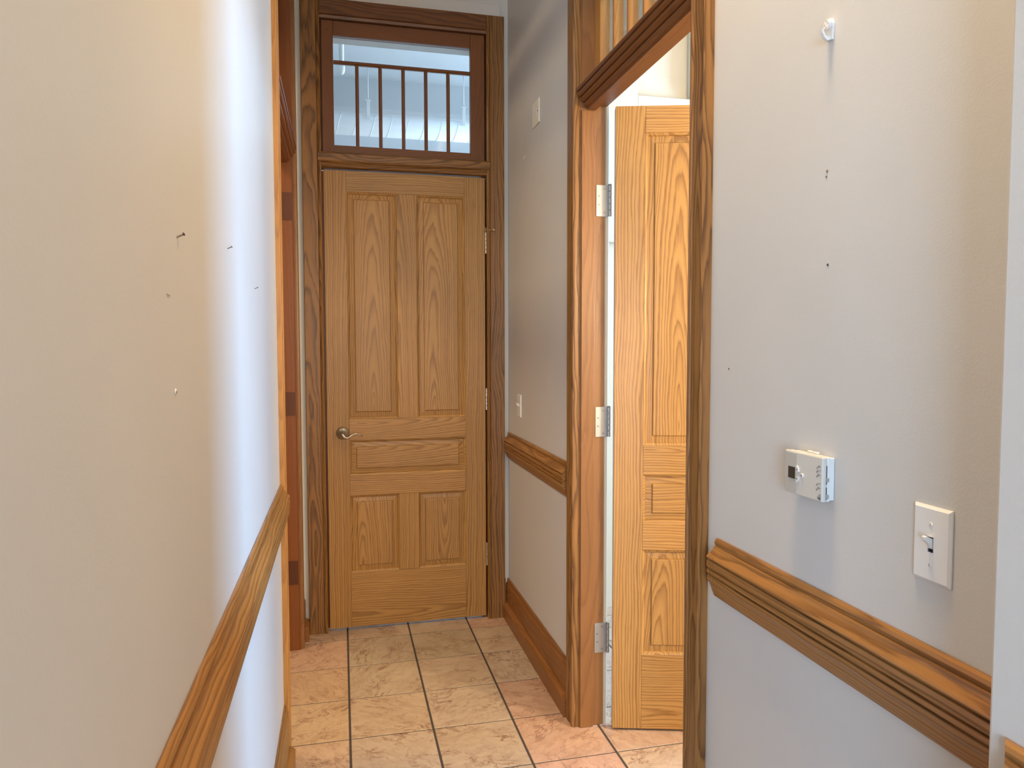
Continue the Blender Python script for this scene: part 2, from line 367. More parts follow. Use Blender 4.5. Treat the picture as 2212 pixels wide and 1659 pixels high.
# ---------------------------------------------------------------- skirting boards
def base_profile(x, s, h=0.207):
    """x = wall face, s = direction out of the wall"""
    p = [(0, 0.0), (0, h), (0.004, h), (0.008, h - 0.004), (0.009, h - 0.018), (0.014, h - 0.026), (0.0155, h - 0.040), (0.0155, 0.082), (0.021, 0.079), (0.030, 0.074), (0.0345, 0.068), (0.0345, 0.0)]
    return [(x + s * a, z) for a, z in p]
bb = empty('baseboard_right', (XR, 3.15, 0), 'moulded oak baseboard along the right wall beside the closed door', 'baseboard', 'structure')
prism('baseboard_moulding', base_profile(XR - 0.0005, -1), 'Y', 2.612, YE - 0.002, wood('plinth', 'Y'), bb)
bb = empty('baseboard_left', (XL, 1.0, 0), 'moulded oak baseboard along the left wall near the viewer', 'baseboard', 'structure')
prism('baseboard_moulding', [q for q in base_profile(XL + 0.0005, 1, 0.226)], 'Y', -0.55, 2.502, wood('oak_rail', 'Y'), bb)
bb = empty('baseboard_near_right', (XR, 1.1, 0), 'oak baseboard low on the right wall under the thermostat', 'baseboard', 'structure')
prism('baseboard_moulding', base_profile(XR - 0.0005, -1), 'Y', PY + 0.03, 1.558, wood('oak_rail', 'Y'), bb)
bb = empty('baseboard_corner', (XL, 3.64, 0), 'short oak baseboard stub left of the closed door frame', 'baseboard', 'structure')
prism('baseboard_moulding', base_profile(XL + 0.0005, 1, 0.20), 'Y', 3.588, 3.698, wood('plinth', 'Y'), bb)
bb = empty('baseboard_end', (0.85, 3.69, 0), 'tiny oak baseboard block between closed door frame and right wall', 'baseboard', 'structure')
prism('baseboard_moulding', [(YE - 0.0005 - (a - (XR - 0.0005)) * -1, z) for a, z in base_profile(XR - 0.0005, -1)], 'X', 0.836, 0.8415, wood('plinth', 'X'), bb)

# ---------------------------------------------------------------- chair rails
RAIL = [(0, 0.994), (0.005, 0.9945), (0.0095, 0.991), (0.0115, 0.985), (0.0095, 0.9775), (0.0095, 0.9765), (0.0140, 0.9755), (0.0155, 0.971), (0.0185, 0.967),
        (0.0305, 0.9575), (0.0325, 0.954), (0.0318, 0.9510), (0.0262, 0.9498), (0.0262, 0.9470), (0.0308, 0.9458), (0.0320, 0.9380), (0.0312, 0.9300), (0.0262, 0.9285), (0.0262, 0.9258),
        (0.0310, 0.9245), (0.0310, 0.9160), (0.0258, 0.9148), (0.0258, 0.9122), (0.0300, 0.9108), (0.0298, 0.9000), (0.0225, 0.8900), (0.0165, 0.8720), (0.0110, 0.8590), (0, 0.8570)]
def rail(name, x, s, y0, y1, label, kerfs=(), dz=0.0, mitre=False):
    e = empty(name, (x, (y0 + y1) / 2, 0.92), label, 'chair rail', 'structure')
    P = [(x + s * a, z + dz) for a, z in RAIL]; Q = [(x + s * max(a - 0.0022, 0) if 9 <= i else x + s * a, z + dz) for i, (a, z) in enumerate(RAIL)]
    sec = [(y0, P)]
    for k in sorted(kerfs): sec += [(k - 0.0013, P), (k - 0.0009, Q), (k + 0.0009, Q), (k + 0.0013, P)]
    sec.append((y1, P))
    o = prism('rail_moulding', P, 'Y', y0, y1, wood('oak_rail', 'Y'), e, sections=sec, grain=(0.09, 0.035, 0.006))
    if mitre:      # far end returned to the wall at 45 degrees
        off = o.location + ORG[e.name]; top = max(v.co.y for v in o.data.vertices)
        for v in o.data.vertices:
            if v.co.y > top - 1e-6: v.co.y -= 0.9 * abs(v.co.x + off.x - x)
    return e
rail('trim_1', XR - 0.0005, -1, PY + 0.001, 1.512, 'moulded oak chair rail below the thermostat and light switch', (1.497, 1.486))
rail('trim_2', XR - 0.0005, -1, 2.650, 3.672, 'short oak chair rail between the closed and open doors')
rail('trim_3', XL + 0.0005, 1, -0.55, 2.503, 'long oak chair rail rising along the left wall', (), -0.010)
rail('trim_4', PX - 0.0005, -1, -3.8, 0.655, 'end of oak chair rail at the lower right corner', mitre=True)

# ---------------------------------------------------------------- end door frame
CAS = wood('oak_casing', 'Z')
fr = empty('trim_5', (0.33, YE, 0), 'dark oak frame around the closed door and its transom', 'door frame', 'structure')
def casing_profile(x0, x1, y, inner):
    """plan outline of a casing on the end wall, bead on the inner edge"""
    t = 0.024
    if inner > 0:   # inner edge at x1
        return [(x0, y), (x0, y - t + 0.003), (x0 + 0.003, y - t), (x1 - 0.020, y - t), (x1 - 0.018, y - t + 0.004), (x1 - 0.015, y - t + 0.001), (x1 - 0.007, y - t - 0.001), (x1 - 0.001, y - t + 0.003), (x1, y - t + 0.008), (x1, y)]
    return [(x1, y), (x1, y - t + 0.003), (x1 - 0.003, y - t), (x0 + 0.020, y - t), (x0 + 0.018, y - t + 0.004), (x0 + 0.015, y - t + 0.001), (x0 + 0.007, y - t - 0.001), (x0 + 0.001, y - t + 0.003), (x0, y - t + 0.008), (x0, y)]
ye = YE - 0.0005
prism('casing', casing_profile(-0.171, -0.080, ye, 1), 'Z', 0, 3.128, CAS, fr, grain=(-0.020, 0.075, 0.040))
prism('casing', casing_profile(0.743, 0.835, ye, -1), 'Z', 0, 3.128, CAS, fr, grain=(0.065, 0.040, -0.015))
t = 0.0235
prism('head_casing', [(ye, 3.128), (ye - t, 3.128), (ye - t, 3.056), (ye - t + 0.004, 3.054), (ye - t - 0.001, 3.048), (ye - t + 0.004, 3.036), (ye, 3.036)], 'X', -0.0795, 0.7425, wood('head', 'X'), fr)
prism('transom_bar', [(YE + 0.045, 2.397), (YE - 0.022, 2.397), (YE - 0.031, 2.388), (YE - 0.031, 2.356), (YE - 0.027, 2.350), (YE - 0.021, 2.346), (YE - 0.024, 2.338), (YE - 0.018, 2.326), (YE - 0.006, 2.324), (YE - 0.001, 2.322), (YE + 0.045, 2.322)], 'X', -0.0965, 0.7585, wood('oak_casing', 'X'), fr, grain=(0.03, 0.050, 0.09))
box('jamb', -0.0975, -0.0825, YE, YE + 0.15, 0, 3.05, wood('red_jamb', 'Z'), fr)
box('jamb', 0.7445, 0.7595, YE, YE + 0.15, 0, 3.05, wood('red_jamb', 'Z'), fr)
box('head_lining', -0.082, 0.744, YE + 0.046, YE + 0.15, 2.985, 3.058, M['wall'], fr)
box('door_stop', -0.082, -0.068, YE + 0.050, YE + 0.09, 0, 2.32, wood('red_jamb', 'Z'), fr)
for xa, xb in ((-0.0824, -0.0600), (0.7220, 0.7444)):
    box('sash_leak_stop', xa, xb, YE + 0.0365, YE + 0.0450, 2.3985, 3.045, wood('head', 'Z'), fr)  # strips added behind the sash to block light leaking past its edges
box('door_stop', 0.730, 0.744, YE + 0.050, YE + 0.09, 0, 2.32, wood('red_jamb', 'Z'), fr)
tag(box('trim_6', -0.19, 0.816, YE - 0.013, YE - 0.0008, 3.131, 3.190, M['wall'], bev=0.001), 'grey painted strip above the dark frame of the closed door', 'trim', 'structure')

# ---------------------------------------------------------------- panel doors
def panel(name, x0, x1, z0, z1, mat, parent, yf, grain=None):
    """raised panel with moulded edge; front face at y = yf"""
    rings = [(0.0, 0.0004), (0.003, 0.0022), (0.0075, 0.0045), (0.0105, 0.0105), (0.033, 0.0080), (0.0345, 0.0088), (0.0365, 0.0040), (0.039, 0.0035)]
    bm = bmesh.new(); prev = None
    for ins, dep in rings:
        ring = [bm.verts.new((x, yf + dep, z)) for x, z in ((x0 + ins, z0 + ins), (x1 - ins, z0 + ins), (x1 - ins, z1 - ins), (x0 + ins, z1 - ins))]
        if prev:
            for i in range(4): bm.faces.new((prev[i], prev[(i + 1) % 4], ring[(i + 1) % 4], ring[i]))
        else: first = ring
        prev = ring
    bm.faces.new(prev)
    back = [bm.verts.new((x, yf + 0.036, z)) for x, z in ((x0, z0), (x1, z0), (x1, z1), (x0, z1))]
    for i in range(4): bm.faces.new((first[(i + 1) % 4], first[i], back[i], back[(i + 1) % 4]))
    bm.faces.new(list(reversed(back)))
    return mesh_obj(name, bm, mat, parent, grain=grain)
def build_door(e, x0, x1, zb, zt, yf, st='oak_door', rails=None):
    VZ, VX = wood(st, 'Z'), wood(st, 'X'); sw = 0.107; th = 0.043; xm0 = (x0 + x1) / 2 - 0.050; xm1 = xm0 + 0.100
    z = rails or dict(top=2.213, lock_t=1.080, lock_b=0.972, mid_t=0.792, mid_b=0.690, bot=0.293)
    b = 0.0009; G_ = 0.0004
    box('stile', x0, x0 + sw, yf, yf + th, zb, zt, VZ, e, b, grain=(0.075, 0.045, 0.035))
    box('stile', x1 - sw, x1, yf, yf + th, zb, zt, VZ, e, b, grain=(-0.085, 0.045, -0.035))
    xa, xb = x0 + sw + G_, x1 - sw - G_
    box('rail', xa, xb, yf, yf + th, z['top'], zt, VX, e, b, grain=(0.10, 0.06, 0.004))
    box('rail', xa, xb, yf, yf + th, z['lock_b'], z['lock_t'], VX, e, b, grain=(0.035, 0.045, 0.09))
    box('rail', xa, xb, yf, yf + th, z['mid_b'], z['mid_t'], VX, e, b, grain=(0.12, 0.07, 0.002))
    box('rail', xa, xb, yf, yf + th, zb, z['bot'], VX, e, b, grain=(-0.08, 0.060, 0.03))
    box('mullion', xm0, xm1, yf, yf + th, z['lock_t'] + G_, z['top'] - G_, VZ, e, b, grain=(-0.045, 0.050, 0.045))
    box('mullion', xm0, xm1, yf, yf + th, z['bot'] + G_, z['mid_b'] - G_, VZ, e, b, grain=(0.12, 0.06, 0.004))
    panel('panel', xa, xm0 - G_, z['lock_t'] + G_, z['top'] - G_, VZ, e, yf, grain=(0.002, 0.050, 0.070))
    panel('panel', xm1 + G_, xb, z['lock_t'] + G_, z['top'] - G_, VZ, e, yf, grain=(-0.038, 0.055, 0.060))
    panel('panel', xa, xb, z['mid_t'] + G_, z['lock_b'] - G_, VX, e, yf, grain=(0.055, 0.050, 0.08))
    panel('panel', xa, xm0 - G_, z['bot'] + G_, z['mid_b'] - G_, VZ, e, yf, grain=(-0.06, 0.050, 0.09))
    panel('panel', xm1 + G_, xb, z['bot'] + G_, z['mid_b'] - G_, VZ, e, yf, grain=(0.01, 0.040, -0.09))
def knuckles(name, c, z0, z1, r, mat, parent):
    bm = bmesh.new(); n = 5; h = (z1 - z0) / n
    for k in range(n):
        add_lathe(bm, (c[0], c[1], z0 + k * h), (0, 0, 1), [(0.0004, r * 0.82), (0.0012, r), (h - 0.0012, r), (h - 0.0004, r * 0.82)], 14)
    add_lathe(bm, (c[0], c[1], z1), (0, 0, 1), [(0, r * 0.7), (0.001, r * 1.05), (0.003, r * 1.0), (0.0045, r * 0.5)], 14)
    return mesh_obj(name, bm, mat, parent, smooth=False)
d1 = empty('door_1', (0.33, YE, 0.01), 'closed five-panel oak door with lever handle at the end of the passage', 'door', 'structure')
build_door(d1, -0.0715, 0.7365, 0.011, 2.3155, YE)
for z0, z1 in ((1.926, 2.036), (1.112, 1.224), (0.284, 0.402)):
    knuckles('hinge', (0.7405, YE - 0.006), z0, z1, 0.0062, M['nickel'], d1)
# hinge-pin door stop on the top hinge
hs = tube('hinge_pin_stop', [(0.7405, YE - 0.006, 2.041), (0.7405, YE - 0.006, 2.062)], 0.0026, M['steel'], d1)
tube('stop_rod', [(0.729, YE - 0.012, 2.042), (0.742, YE - 0.012, 2.0445), (0.768, YE - 0.034, 2.046)], 0.0028, M['brass'], hs)
lathe('stop_bumper', (0.776, YE - 0.036, 2.046), (-0.4, -1, 0), [(-0.012, 0.004), (-0.004, 0.0085), (0.001, 0.0085), (0.003, 0.005)], M['brass'], hs, 16)
# lever handle
hd = lathe('lever_handle', (0.004, YE, 1.011), (0, -1, 0), [(0, 0.0325), (0.004, 0.0325), (0.007, 0.030), (0.013, 0.018), (0.016, 0.0125), (0.018, 0.0115)], M['nickel'], d1, 40, True)
bm = bmesh.new()
add_tube(bm, [(0.004, YE - 0.016, 1.011), (0.004, YE - 0.040, 1.011), (0.0045, YE - 0.052, 1.0095)], [0.0105, 0.0100, 0.0112], 16)
add_tube(bm, [(-0.0035, YE - 0.053, 1.014), (0.002, YE - 0.054, 1.008), (0.009, YE - 0.055, 1.000), (0.017, YE - 0.055, 0.993), (0.026, YE - 0.054, 0.9915), (0.036, YE - 0.053, 0.9955), (0.047, YE - 0.052, 1.003), (0.058, YE - 0.051, 1.009), (0.070, YE - 0.050, 1.0115), (0.082, YE - 0.049, 1.0095), (0.092, YE - 0.048, 1.004), (0.100, YE - 0.048, 0.9965)],
         [0.007, 0.0105, 0.0105, 0.0085, 0.0062, 0.0052, 0.0047, 0.0044, 0.0042, 0.0038, 0.0030, 0.0018], 14)
mesh_obj('lever', bm, M['nickel'], hd, smooth=True)
box('latch_plate', -0.0820, -0.0800, YE + 0.002, YE + 0.02, 0.995, 1.03, M['steel'], d1)

# ---------------------------------------------------------------- transom windows
def sash_x(e, x0, x1, z0, z1, yf, st, gx0, gx1, gz0, gz1, bar_z):
    VZ, VX = wood(st, 'Z'), wood(st, 'X'); th = 0.036
    box('sash_stile', x0, gx0, yf, yf + th, z0, z1, VZ, e, 0.0015)
    box('sash_stile', gx1, x1, yf, yf + th, z0, z1, VZ, e, 0.0015)
    box('sash_rail', gx0 + 0.0003, gx1 - 0.0003, yf + 0.0002, yf + th, z0, gz0, VX, e, 0.0015)
    box('sash_rail', gx0 + 0.0003, gx1 - 0.0003, yf + 0.0002, yf + th, gz1, z1, VX, e, 0.0015)
    mw = 0.0085
    def mun(n, axis, c, a0, a1):
        pts = [(c - mw, yf + 0.026), (c - mw, yf + 0.012), (c - mw * 0.45, yf + 0.006), (c + mw * 0.45, yf + 0.006), (c + mw, yf + 0.012), (c + mw, yf + 0.026)]
        if axis == 'Z': prism(n, pts, 'Z', a0, a1, VZ, e)
        else: prism(n, [(y, z) for z, y in pts], 'X', a0, a1, VX, e)
    mun('muntin', 'X', bar_z, gx0 + 0.0005, gx1 - 0.0005)
    pw = (gx1 - gx0) / 6
    for k in range(1, 6): mun('muntin', 'Z', gx0 + k * pw, gz0 + 0.0005, bar_z - mw - 0.0005)
    box('pane', gx0 + 0.0008, gx1 - 0.0008, yf + 0.017, yf + 0.020, bar_z + mw + 0.0005, gz1 - 0.0008, M['glass'], e)
    for k in range(6):
        pane = box('pane', gx0 + k * pw + (mw + 0.0004 if k else 0.0008), gx0 + (k + 1) * pw - (mw + 0.0004 if k < 5 else 0.0008), yf + 0.017, yf + 0.020, gz0 + 0.0008, bar_z - mw - 0.0008, M['glass'], e); pane.rotation_euler.x = math.radians(-0.6)
    for zz, xx in ((gz0 - 0.022, x0 + 0.035), (z1 - 0.045, x0 + 0.030), (gz0 - 0.022, x1 - 0.035)):
        lathe('peg', (xx, yf - 0.0002, zz), (0, -1, 0), [(0, 0.0035), (0.0008, 0.003)], M['hole'], e, 10)
w1 = empty('window_1', (0.33, YE, 2.40), 'reddish oak transom window with seven panes above the closed door', 'transom window', 'structure')
sash_x(w1, -0.073, 0.7365, 2.3985, 3.0345, YE - 0.001, 'sash', -0.017, 0.664, 2.437, 2.966, 2.842)

def sash_y(e, y0, y1, z0, z1, xc, st, bar_z):
    """the same kind of sash standing in a side wall, centred on x = xc"""
    VZ, VY = wood(st, 'Z'), wood(st, 'Y'); h = 0.018; g0, g1 = y0 + 0.060, y1 - 0.060
    box('sash_stile', xc - h, xc + h, y0, g0, z0, z1, VZ, e, 0.0015); box('sash_stile', xc - h, xc + h, g1, y1, z0, z1, VZ, e, 0.0015)
    box('sash_rail', xc - h, xc + h, g0 + 0.0003, g1 - 0.0003, z0, z0 + 0.045, VY, e, 0.0015); box('sash_rail', xc - h, xc + h, g0 + 0.0003, g1 - 0.0003, z1 - 0.07, z1, VY, e, 0.0015)
    mw = 0.0085; pw = (g1 - g0) / 6
    box('muntin', xc - 0.011, xc + 0.011, g0 + 0.0005, g1 - 0.0005, bar_z - mw, bar_z + mw, VY, e, 0.003)
    for k in range(1, 6): box('muntin', xc - 0.0175, xc + 0.0175, g0 + k * pw - mw, g0 + k * pw + mw, z0 + 0.0455, bar_z - mw - 0.0005, VZ, e, 0.003)
    box('pane', xc - 0.0015, xc + 0.0015, g0 + 0.0008, g1 - 0.0008, bar_z + mw + 0.0005, z1 - 0.071, M['glass'], e)
    for k in range(6): box('pane', xc - 0.0015, xc + 0.0015, g0 + k * pw + (mw + 0.0004 if k else 0.0008), g0 + (k + 1) * pw - (mw + 0.0004 if k < 5 else 0.0008), z0 + 0.0460, bar_z - mw - 0.0008, M['glass'], e)

# ---------------------------------------------------------------- right doorway (open)
JY0, JY1 = 1.645, 2.522          # clear opening between the stops
f2 = empty('trim_7', (0.90, 2.08, 0), 'oak frame of the open doorway in the right wall', 'door frame', 'structure')
def side_casing(xw, s, y_in, y_out, zt, mat, parent, grain=None, t=0.0275):
    d = 1 if y_out > y_in else -1
    pts = [(0, y_in), (t - 0.009, y_in), (t - 0.002, y_in + d * 0.003), (t, y_in + d * 0.010), (t - 0.002, y_in + d * 0.016), (t - 0.005, y_in + d * 0.018), (t - 0.0035, y_in + d * 0.020), (t - 0.0015, y_out - d * 0.003), (t - 0.004, y_out), (0, y_out)]
    return prism('casing', [(xw + s * a, y) for a, y in pts], 'Z', 0, zt, mat, parent, grain=grain)
side_casing(XR - 0.0005, -1, 2.532, 2.608, 3.16, CAS, f2, (0.02, 0.03, 0.02))
side_casing(XR - 0.0005, -1, 1.636, 1.563, 3.16, CAS, f2, (0.01, 0.02, 0.01))
prism('head_casing', [(XR - 0.0005, 3.165), (XR - 0.026, 3.165), (XR - 0.026, 3.09), (XR - 0.0005, 3.09)], 'Y', 1.637, 2.531, wood('oak_casing', 'Y'), f2)
XB = XR + 0.105                   # room-side face of the wall
box('jamb', XR - 0.0004, XB - 0.008, 2.530, 2.5445, 0, 3.075, wood('jamb', 'Z'), f2, 0.0015, 2)
box('door_stop', XR + 0.002, 0.914, 2.5205, 2.5297, 0, 2.300, wood('jamb', 'Z'), f2, 0.0015)
box('door_stop', XR + 0.002, 0.914, 2.5205, 2.5297, 2.372, 3.070, wood('jamb', 'Z'), f2, 0.0015)
box('jamb', XR - 0.0004, XB - 0.008, 1.6285, 1.640, 0, 3.075, wood('jamb', 'Z'), f2, 0.0015, 2)
box('door_stop', XR + 0.002, 0.914, 1.6403, 1.6500, 0, 2.300, wood('jamb', 'Z'), f2, 0.0015)
prism('plaster_edge', [(XB - 0.0075, 2.545), (XB - 0.0075, 2.534), (XB - 0.004, 2.531), (XB + 0.004, 2.531), (XB + 0.008, 2.534), (XB + 0.008, 2.60), (XB + 0.0003, 2.60), (XB + 0.0003, 2.545)], 'Z', 0, CEIL - 0.005, M['wall2'], f2)
# transom bar: moulded toward the passage, rabbeted for the door behind
BAR = [(0.847, 2.380), (0.842, 2.376), (0.840, 2.370), (0.842, 2.364), (0.850, 2.3625), (0.850, 2.3600), (0.845, 2.3585), (0.846, 2.350), (0.851, 2.345), (0.859, 2.344), (0.859, 2.3415), (0.854, 2.340), (0.857, 2.333), (0.866, 2.329), (0.873, 2.328), (0.873, 2.325),
       (0.868, 2.3235), (0.872, 2.314), (0.882, 2.311), (0.883, 2.303), (0.9145, 2.3025), (0.9150, 2.318), (0.957, 2.318), (0.957, 2.384), (0.90, 2.384)]
prism('transom_bar', BAR, 'Y', 1.6405, 2.5200, wood('sash', 'Y'), f2, grain=(0.06, 0.03, 0.01))
w2 = empty('window_2', (0.92, 2.08, 2.385), 'golden oak transom window above the open door', 'transom window', 'structure')
sash_y(w2, 1.652, 2.518, 2.3855, 3.03, 0.925, 'gold', 2.84)
def hinge(parent, xa, xb, yj, z0, z1, label=None):
    h = box('hinge', xa, xb, yj - 0.0022, yj - 0.0001, z0, z1, M['steel'], parent, 0.0003)
    knuckles('knuckle', (xb + 0.0048, yj - 0.008), z0, z1, 0.0062, M['steel'], h)
    zc = (z0 + z1) / 2; xc = xa + 0.020
    for dx, dz in ((0.010, 0.043), (-0.009, 0.016), (-0.009, -0.015), (0.010, -0.043)):
        s = lathe('screw', (xc + dx, yj - 0.0022, zc + dz), (0, -1, 0), [(0, 0.0042), (0.0004, 0.0040), (0.0006, 0.0022)], M['screw'], h, 12)
for z0, z1 in ((1.923, 2.037), (1.107, 1.219), (0.282, 0.396)):
    hinge(f2, 0.921, 0.9665, 2.530, z0, z1)
# the open door itself, swung into the side room
ORG['door_2'] = Vector((0, 0, 0))
d2 = bpy.data.objects.new('door_2', None); COL.objects.link(d2); d2.empty_display_size = 0.05
tag(d2, 'open golden oak panel door swung into the side room', 'door', 'structure')
build_door(d2, 0.0, 0.812, 0.009, 2.3085, 0.0, 'oak_door')
d2.location = (0.9755, 2.479, 0.0); d2.rotation_euler = (0, 0, math.radians(-16.3))

# ---------------------------------------------------------------- left doorway (no door hung)
f3 = empty('trim_8', (-0.28, 3.05, 0), 'reddish oak frame of the empty doorway in the left wall', 'door frame', 'structure')
side_casing(XL + 0.0005, 1, 2.582, 2.506, 3.16, wood('gold', 'Z'), f3, None, 0.0170)
side_casing(XL + 0.0005, 1, 3.512, 3.586, 3.16, wood('jamb', 'Z'), f3, None, 0.0165)
prism('head_casing', [(XL + 0.0005, 3.165), (XL + 0.026, 3.165), (XL + 0.026, 3.09), (XL + 0.0005, 3.09)], 'Y', 2.583, 3.511, wood('oak_casing', 'Y'), f3)
box('jamb', XL - 0.150, XL + 0.0004, 3.508, 3.5245, 0, 3.075, wood('red_jamb', 'Z'), f3, 0.0015)
box('jamb', XL - 0.150, XL + 0.0004, 2.5755, 2.586, 0, 3.075, wood('red_jamb', 'Z'), f3, 0.0015)
box('jamb_liner', XL - 0.1455, XL - 0.004, 3.5005, 3.5077, 0.0, 2.33, wood('red_jamb', 'Z'), f3, 0.0012)
for z0, z1 in ((2.029, 2.156), (1.122, 1.234), (0.319, 0.434)):
    box('mortise_patch', XL - 0.072, XL - 0.0055, 3.4992, 3.5004, z0, z1, wood('patch', 'Z'), f3)
prism('transom_bar', [(XL - (a - XR), z - 0.012) for a, z in BAR], 'Y', 2.587, 3.5, wood('red_jamb', 'Y'), f3)
w3 = empty('window_3', (-0.27, 3.05, 2.385), 'dark transom window above the empty left doorway', 'transom window', 'structure')
sash_y(w3, 2.590, 3.504, 2.3755, 3.03, -0.272, 'sash', 2.84)

# ---------------------------------------------------------------- thermostat
th = empty('thermostat', (XR, 1.164, 1.206), 'off-white wall thermostat with small dark display above the chair rail', 'thermostat')
TY0, TY1, TZ0, TZ1 = 1.109, 1.2205, 1.166, 1.247
box('wall_plate', 0.849, XR - 0.0004, TY0 + 0.003, TY1 - 0.003, TZ0 + 0.002, TZ1 - 0.002, M['white'], th, 0.001)
box('back_shell', 0.8425, 0.8488, TY0 + 0.0005, TY1 - 0.0005, TZ0 + 0.0005, TZ1 - 0.0005, M['white'], th, 0.0012)
fs = box('front_cover', 0.8320, 0.8418, TY0, TY1, TZ0, TZ1, M['thermo'], th, 0.0022, 2)
gp = box('grey_panel', 0.8314, 0.8318, 1.1835, 1.2165, TZ0 + 0.003, TZ1 - 0.004, M['thermog'], fs)
box('display', 0.8305, 0.8312, 1.1868, 1.2070, 1.1952, 1.2172, M['lcd'], fs, 0.0002)
def half_moon(z_c, up, name):
    bm = bmesh.new(); s = 1 if up else -1
    pts = [(1.1822, z_c - s * 0.0045), (1.1745, z_c - s * 0.0045)] + [(1.1745 + 0.0077 * (1 - math.cos(a)), z_c - s * 0.0045 + s * 0.0115 * math.sin(a)) for a in [math.pi / 2 * k / 6 for k in range(1, 6)]] + [(1.1822, z_c + s * 0.0070)]
    add_prism(bm, pts, 'X', [0.8298, 0.8319]); o = mesh_obj(name, bm, M['white'], fs)
    bm = bmesh.new(); add_prism(bm, [(1.1812, z_c - s * 0.002), (1.1776, z_c - s * 0.002), (1.1794, z_c + s * 0.0022)], 'X', [0.8293, 0.8297]); mesh_obj('arrow_mark', bm, M['ink'], o)
half_moon(1.2150, True, 'button'); half_moon(1.1965, False, 'button')
bt = lathe('button', (0.8319, 1.1655, 1.2052), (-1, 0, 0), [(0, 0.0042), (0.0016, 0.0040), (0.0022, 0.0032)], M['white'], fs, 18)
lathe('button_mark', (0.8296, 1.1655, 1.2052), (-1, 0, 0), [(0, 0.0018), (0.0002, 0.0018)], M['ink'], bt, 12)
for a, b in ((1.1622, 1.1735), (1.1450, 1.1580)):
    box('clip_tab', 0.8460, 0.8535, a, b, TZ1 + 0.0002, TZ1 + 0.0038, M['white'], th, 0.0012)
for zs0, zs1, zk in ((1.1985, 1.232, 1.2065), (1.1710, 1.193, 1.1765)):
    box('slider_slot', 0.8398, 0.8420, TY0 - 0.0003, TY0 - 0.00005, zs0, zs1, M['ink'], th)
    box('slider', 0.8392, 0.8446, TY0 - 0.0032, TY0 - 0.0004, zk - 0.0035, zk + 0.0035, M['greyink'], th, 0.0005)
def text_mesh(body, size, mat, parent, origin, ydir, name):
    cu = bpy.data.curves.new(name, 'FONT'); cu.body = body; cu.size = size; cu.extrude = 0.00006
    t_ = bpy.data.objects.new('tmp_text', cu); COL.objects.link(t_)
    me = bpy.data.meshes.new_from_object(t_.evaluated_get(bpy.context.evaluated_depsgraph_get()))
    bpy.data.objects.remove(t_)
    me.name = name; me.materials.clear(); me.materials.append(mat)
    o = bpy.data.objects.new(name, me); link(o, parent, origin)
    # the cover faces -X: text runs toward -Y on the wall, turned up by the given angle
    o.rotation_euler = (Matrix.Rotation(math.radians(-90), 3, 'Z') @ Matrix.Rotation(math.radians(90), 3, 'X') @ Matrix.Rotation(math.radians(ydir), 3, 'Z')).to_euler()
    return o
for word, z in (('COOL', 1.2235), ('OFF', 1.2165), ('HEAT', 1.2085), ('ON', 1.1935), ('AUTO', 1.1845)):
    text_mesh(word, 0.0042, M['ink'], fs, (0.8317, 1.1245, z), 40, 'lettering')
    tube('mark_line', [(0.8317, 1.1190, z + 0.0046), (0.8317, 1.1160, z + 0.0062), (0.8317, 1.1125, z + 0.0064)], 0.00028, M['ink'], fs, 6)
bm = bmesh.new(); add_prism(bm, [(1.1118, 1.1690), (1.1215, 1.1715), (1.1215, 1.1745), (1.1145, 1.1812), (1.1118, 1.1800)], 'X', [0.8315, 0.8318]); mesh_obj('maker_mark', bm, M['greyink'], fs)
bm = bmesh.new(); add_prism(bm, [(1.1128, 1.1697), (1.1205, 1.1718), (1.1128, 1.1755)], 'X', [0.8312, 0.83145]); mesh_obj('maker_mark', bm, M['ink'], fs)

# ---------------------------------------------------------------- switches and plates
def switch(y0, y1, z0, z1, label, screws=True):
    e = empty('light_switch', (XR, (y0 + y1) / 2, (z0 + z1) / 2), label, 'light switch', group='wall switches')
    yc, zc = (y0 + y1) / 2, (z0 + z1) / 2; h, k = (y1 - y0) / 2, (z1 - z0) / 2
    bm = bmesh.new(); xs = [XR - 0.0004, XR - 0.0025, XR - 0.0062]; ins = [0, 0, 0.0042]
    rings = []
    for x, i in zip(xs, ins): rings.append([bm.verts.new((x, yc + a * (h - i), zc + b * (k - i))) for a, b in ((-1, -1), (1, -1), (1, 1), (-1, 1))])
    for a, b in zip(rings, rings[1:]):
        for i in range(4): bm.faces.new((a[i], a[(i + 1) % 4], b[(i + 1) % 4], b[i]))
    slot = [bm.verts.new((xs[2], yc + a * 0.0050, zc + b * 0.0115)) for a, b in ((-1, -1), (1, -1), (1, 1), (-1, 1))]
    for i in range(4): bm.faces.new((rings[2][i], rings[2][(i + 1) % 4], slot[(i + 1) % 4], slot[i]))
    bm.faces.new(list(reversed(rings[0])))
    mesh_obj('cover_plate', bm, M['white'], e)
    box('switch_slot', XR - 0.0030, XR - 0.0012, yc - 0.0049, yc + 0.0049, zc - 0.0114, zc + 0.0114, M['black'], e)
    prism('toggle', [(XR - 0.0031, zc - 0.007), (XR - 0.0075, zc - 0.0055), (XR - 0.0095, zc - 0.001), (XR - 0.0185, zc + 0.0080), (XR - 0.0190, zc + 0.0125), (XR - 0.0165, zc + 0.0140), (XR - 0.0062, zc + 0.0095), (XR - 0.0031, zc + 0.009)], 'Y', yc - 0.0036, yc + 0.0036, M['white'], e)
    if screws:
        for s in (-1, 1):
            sc_ = lathe('screw', (XR - 0.0062, yc, zc + s * 0.0302), (-1, 0, 0), [(0, 0.0036), (0.0008, 0.0034), (0.0014, 0.0018)], M['white'], e, 16)
            box('screw_slot', XR - 0.00785, XR - 0.0075, yc - 0.0005, yc + 0.0005, zc + s * 0.0302 - 0.0026, zc + s * 0.0302 + 0.0026, M['greyink'], sc_)
    return e
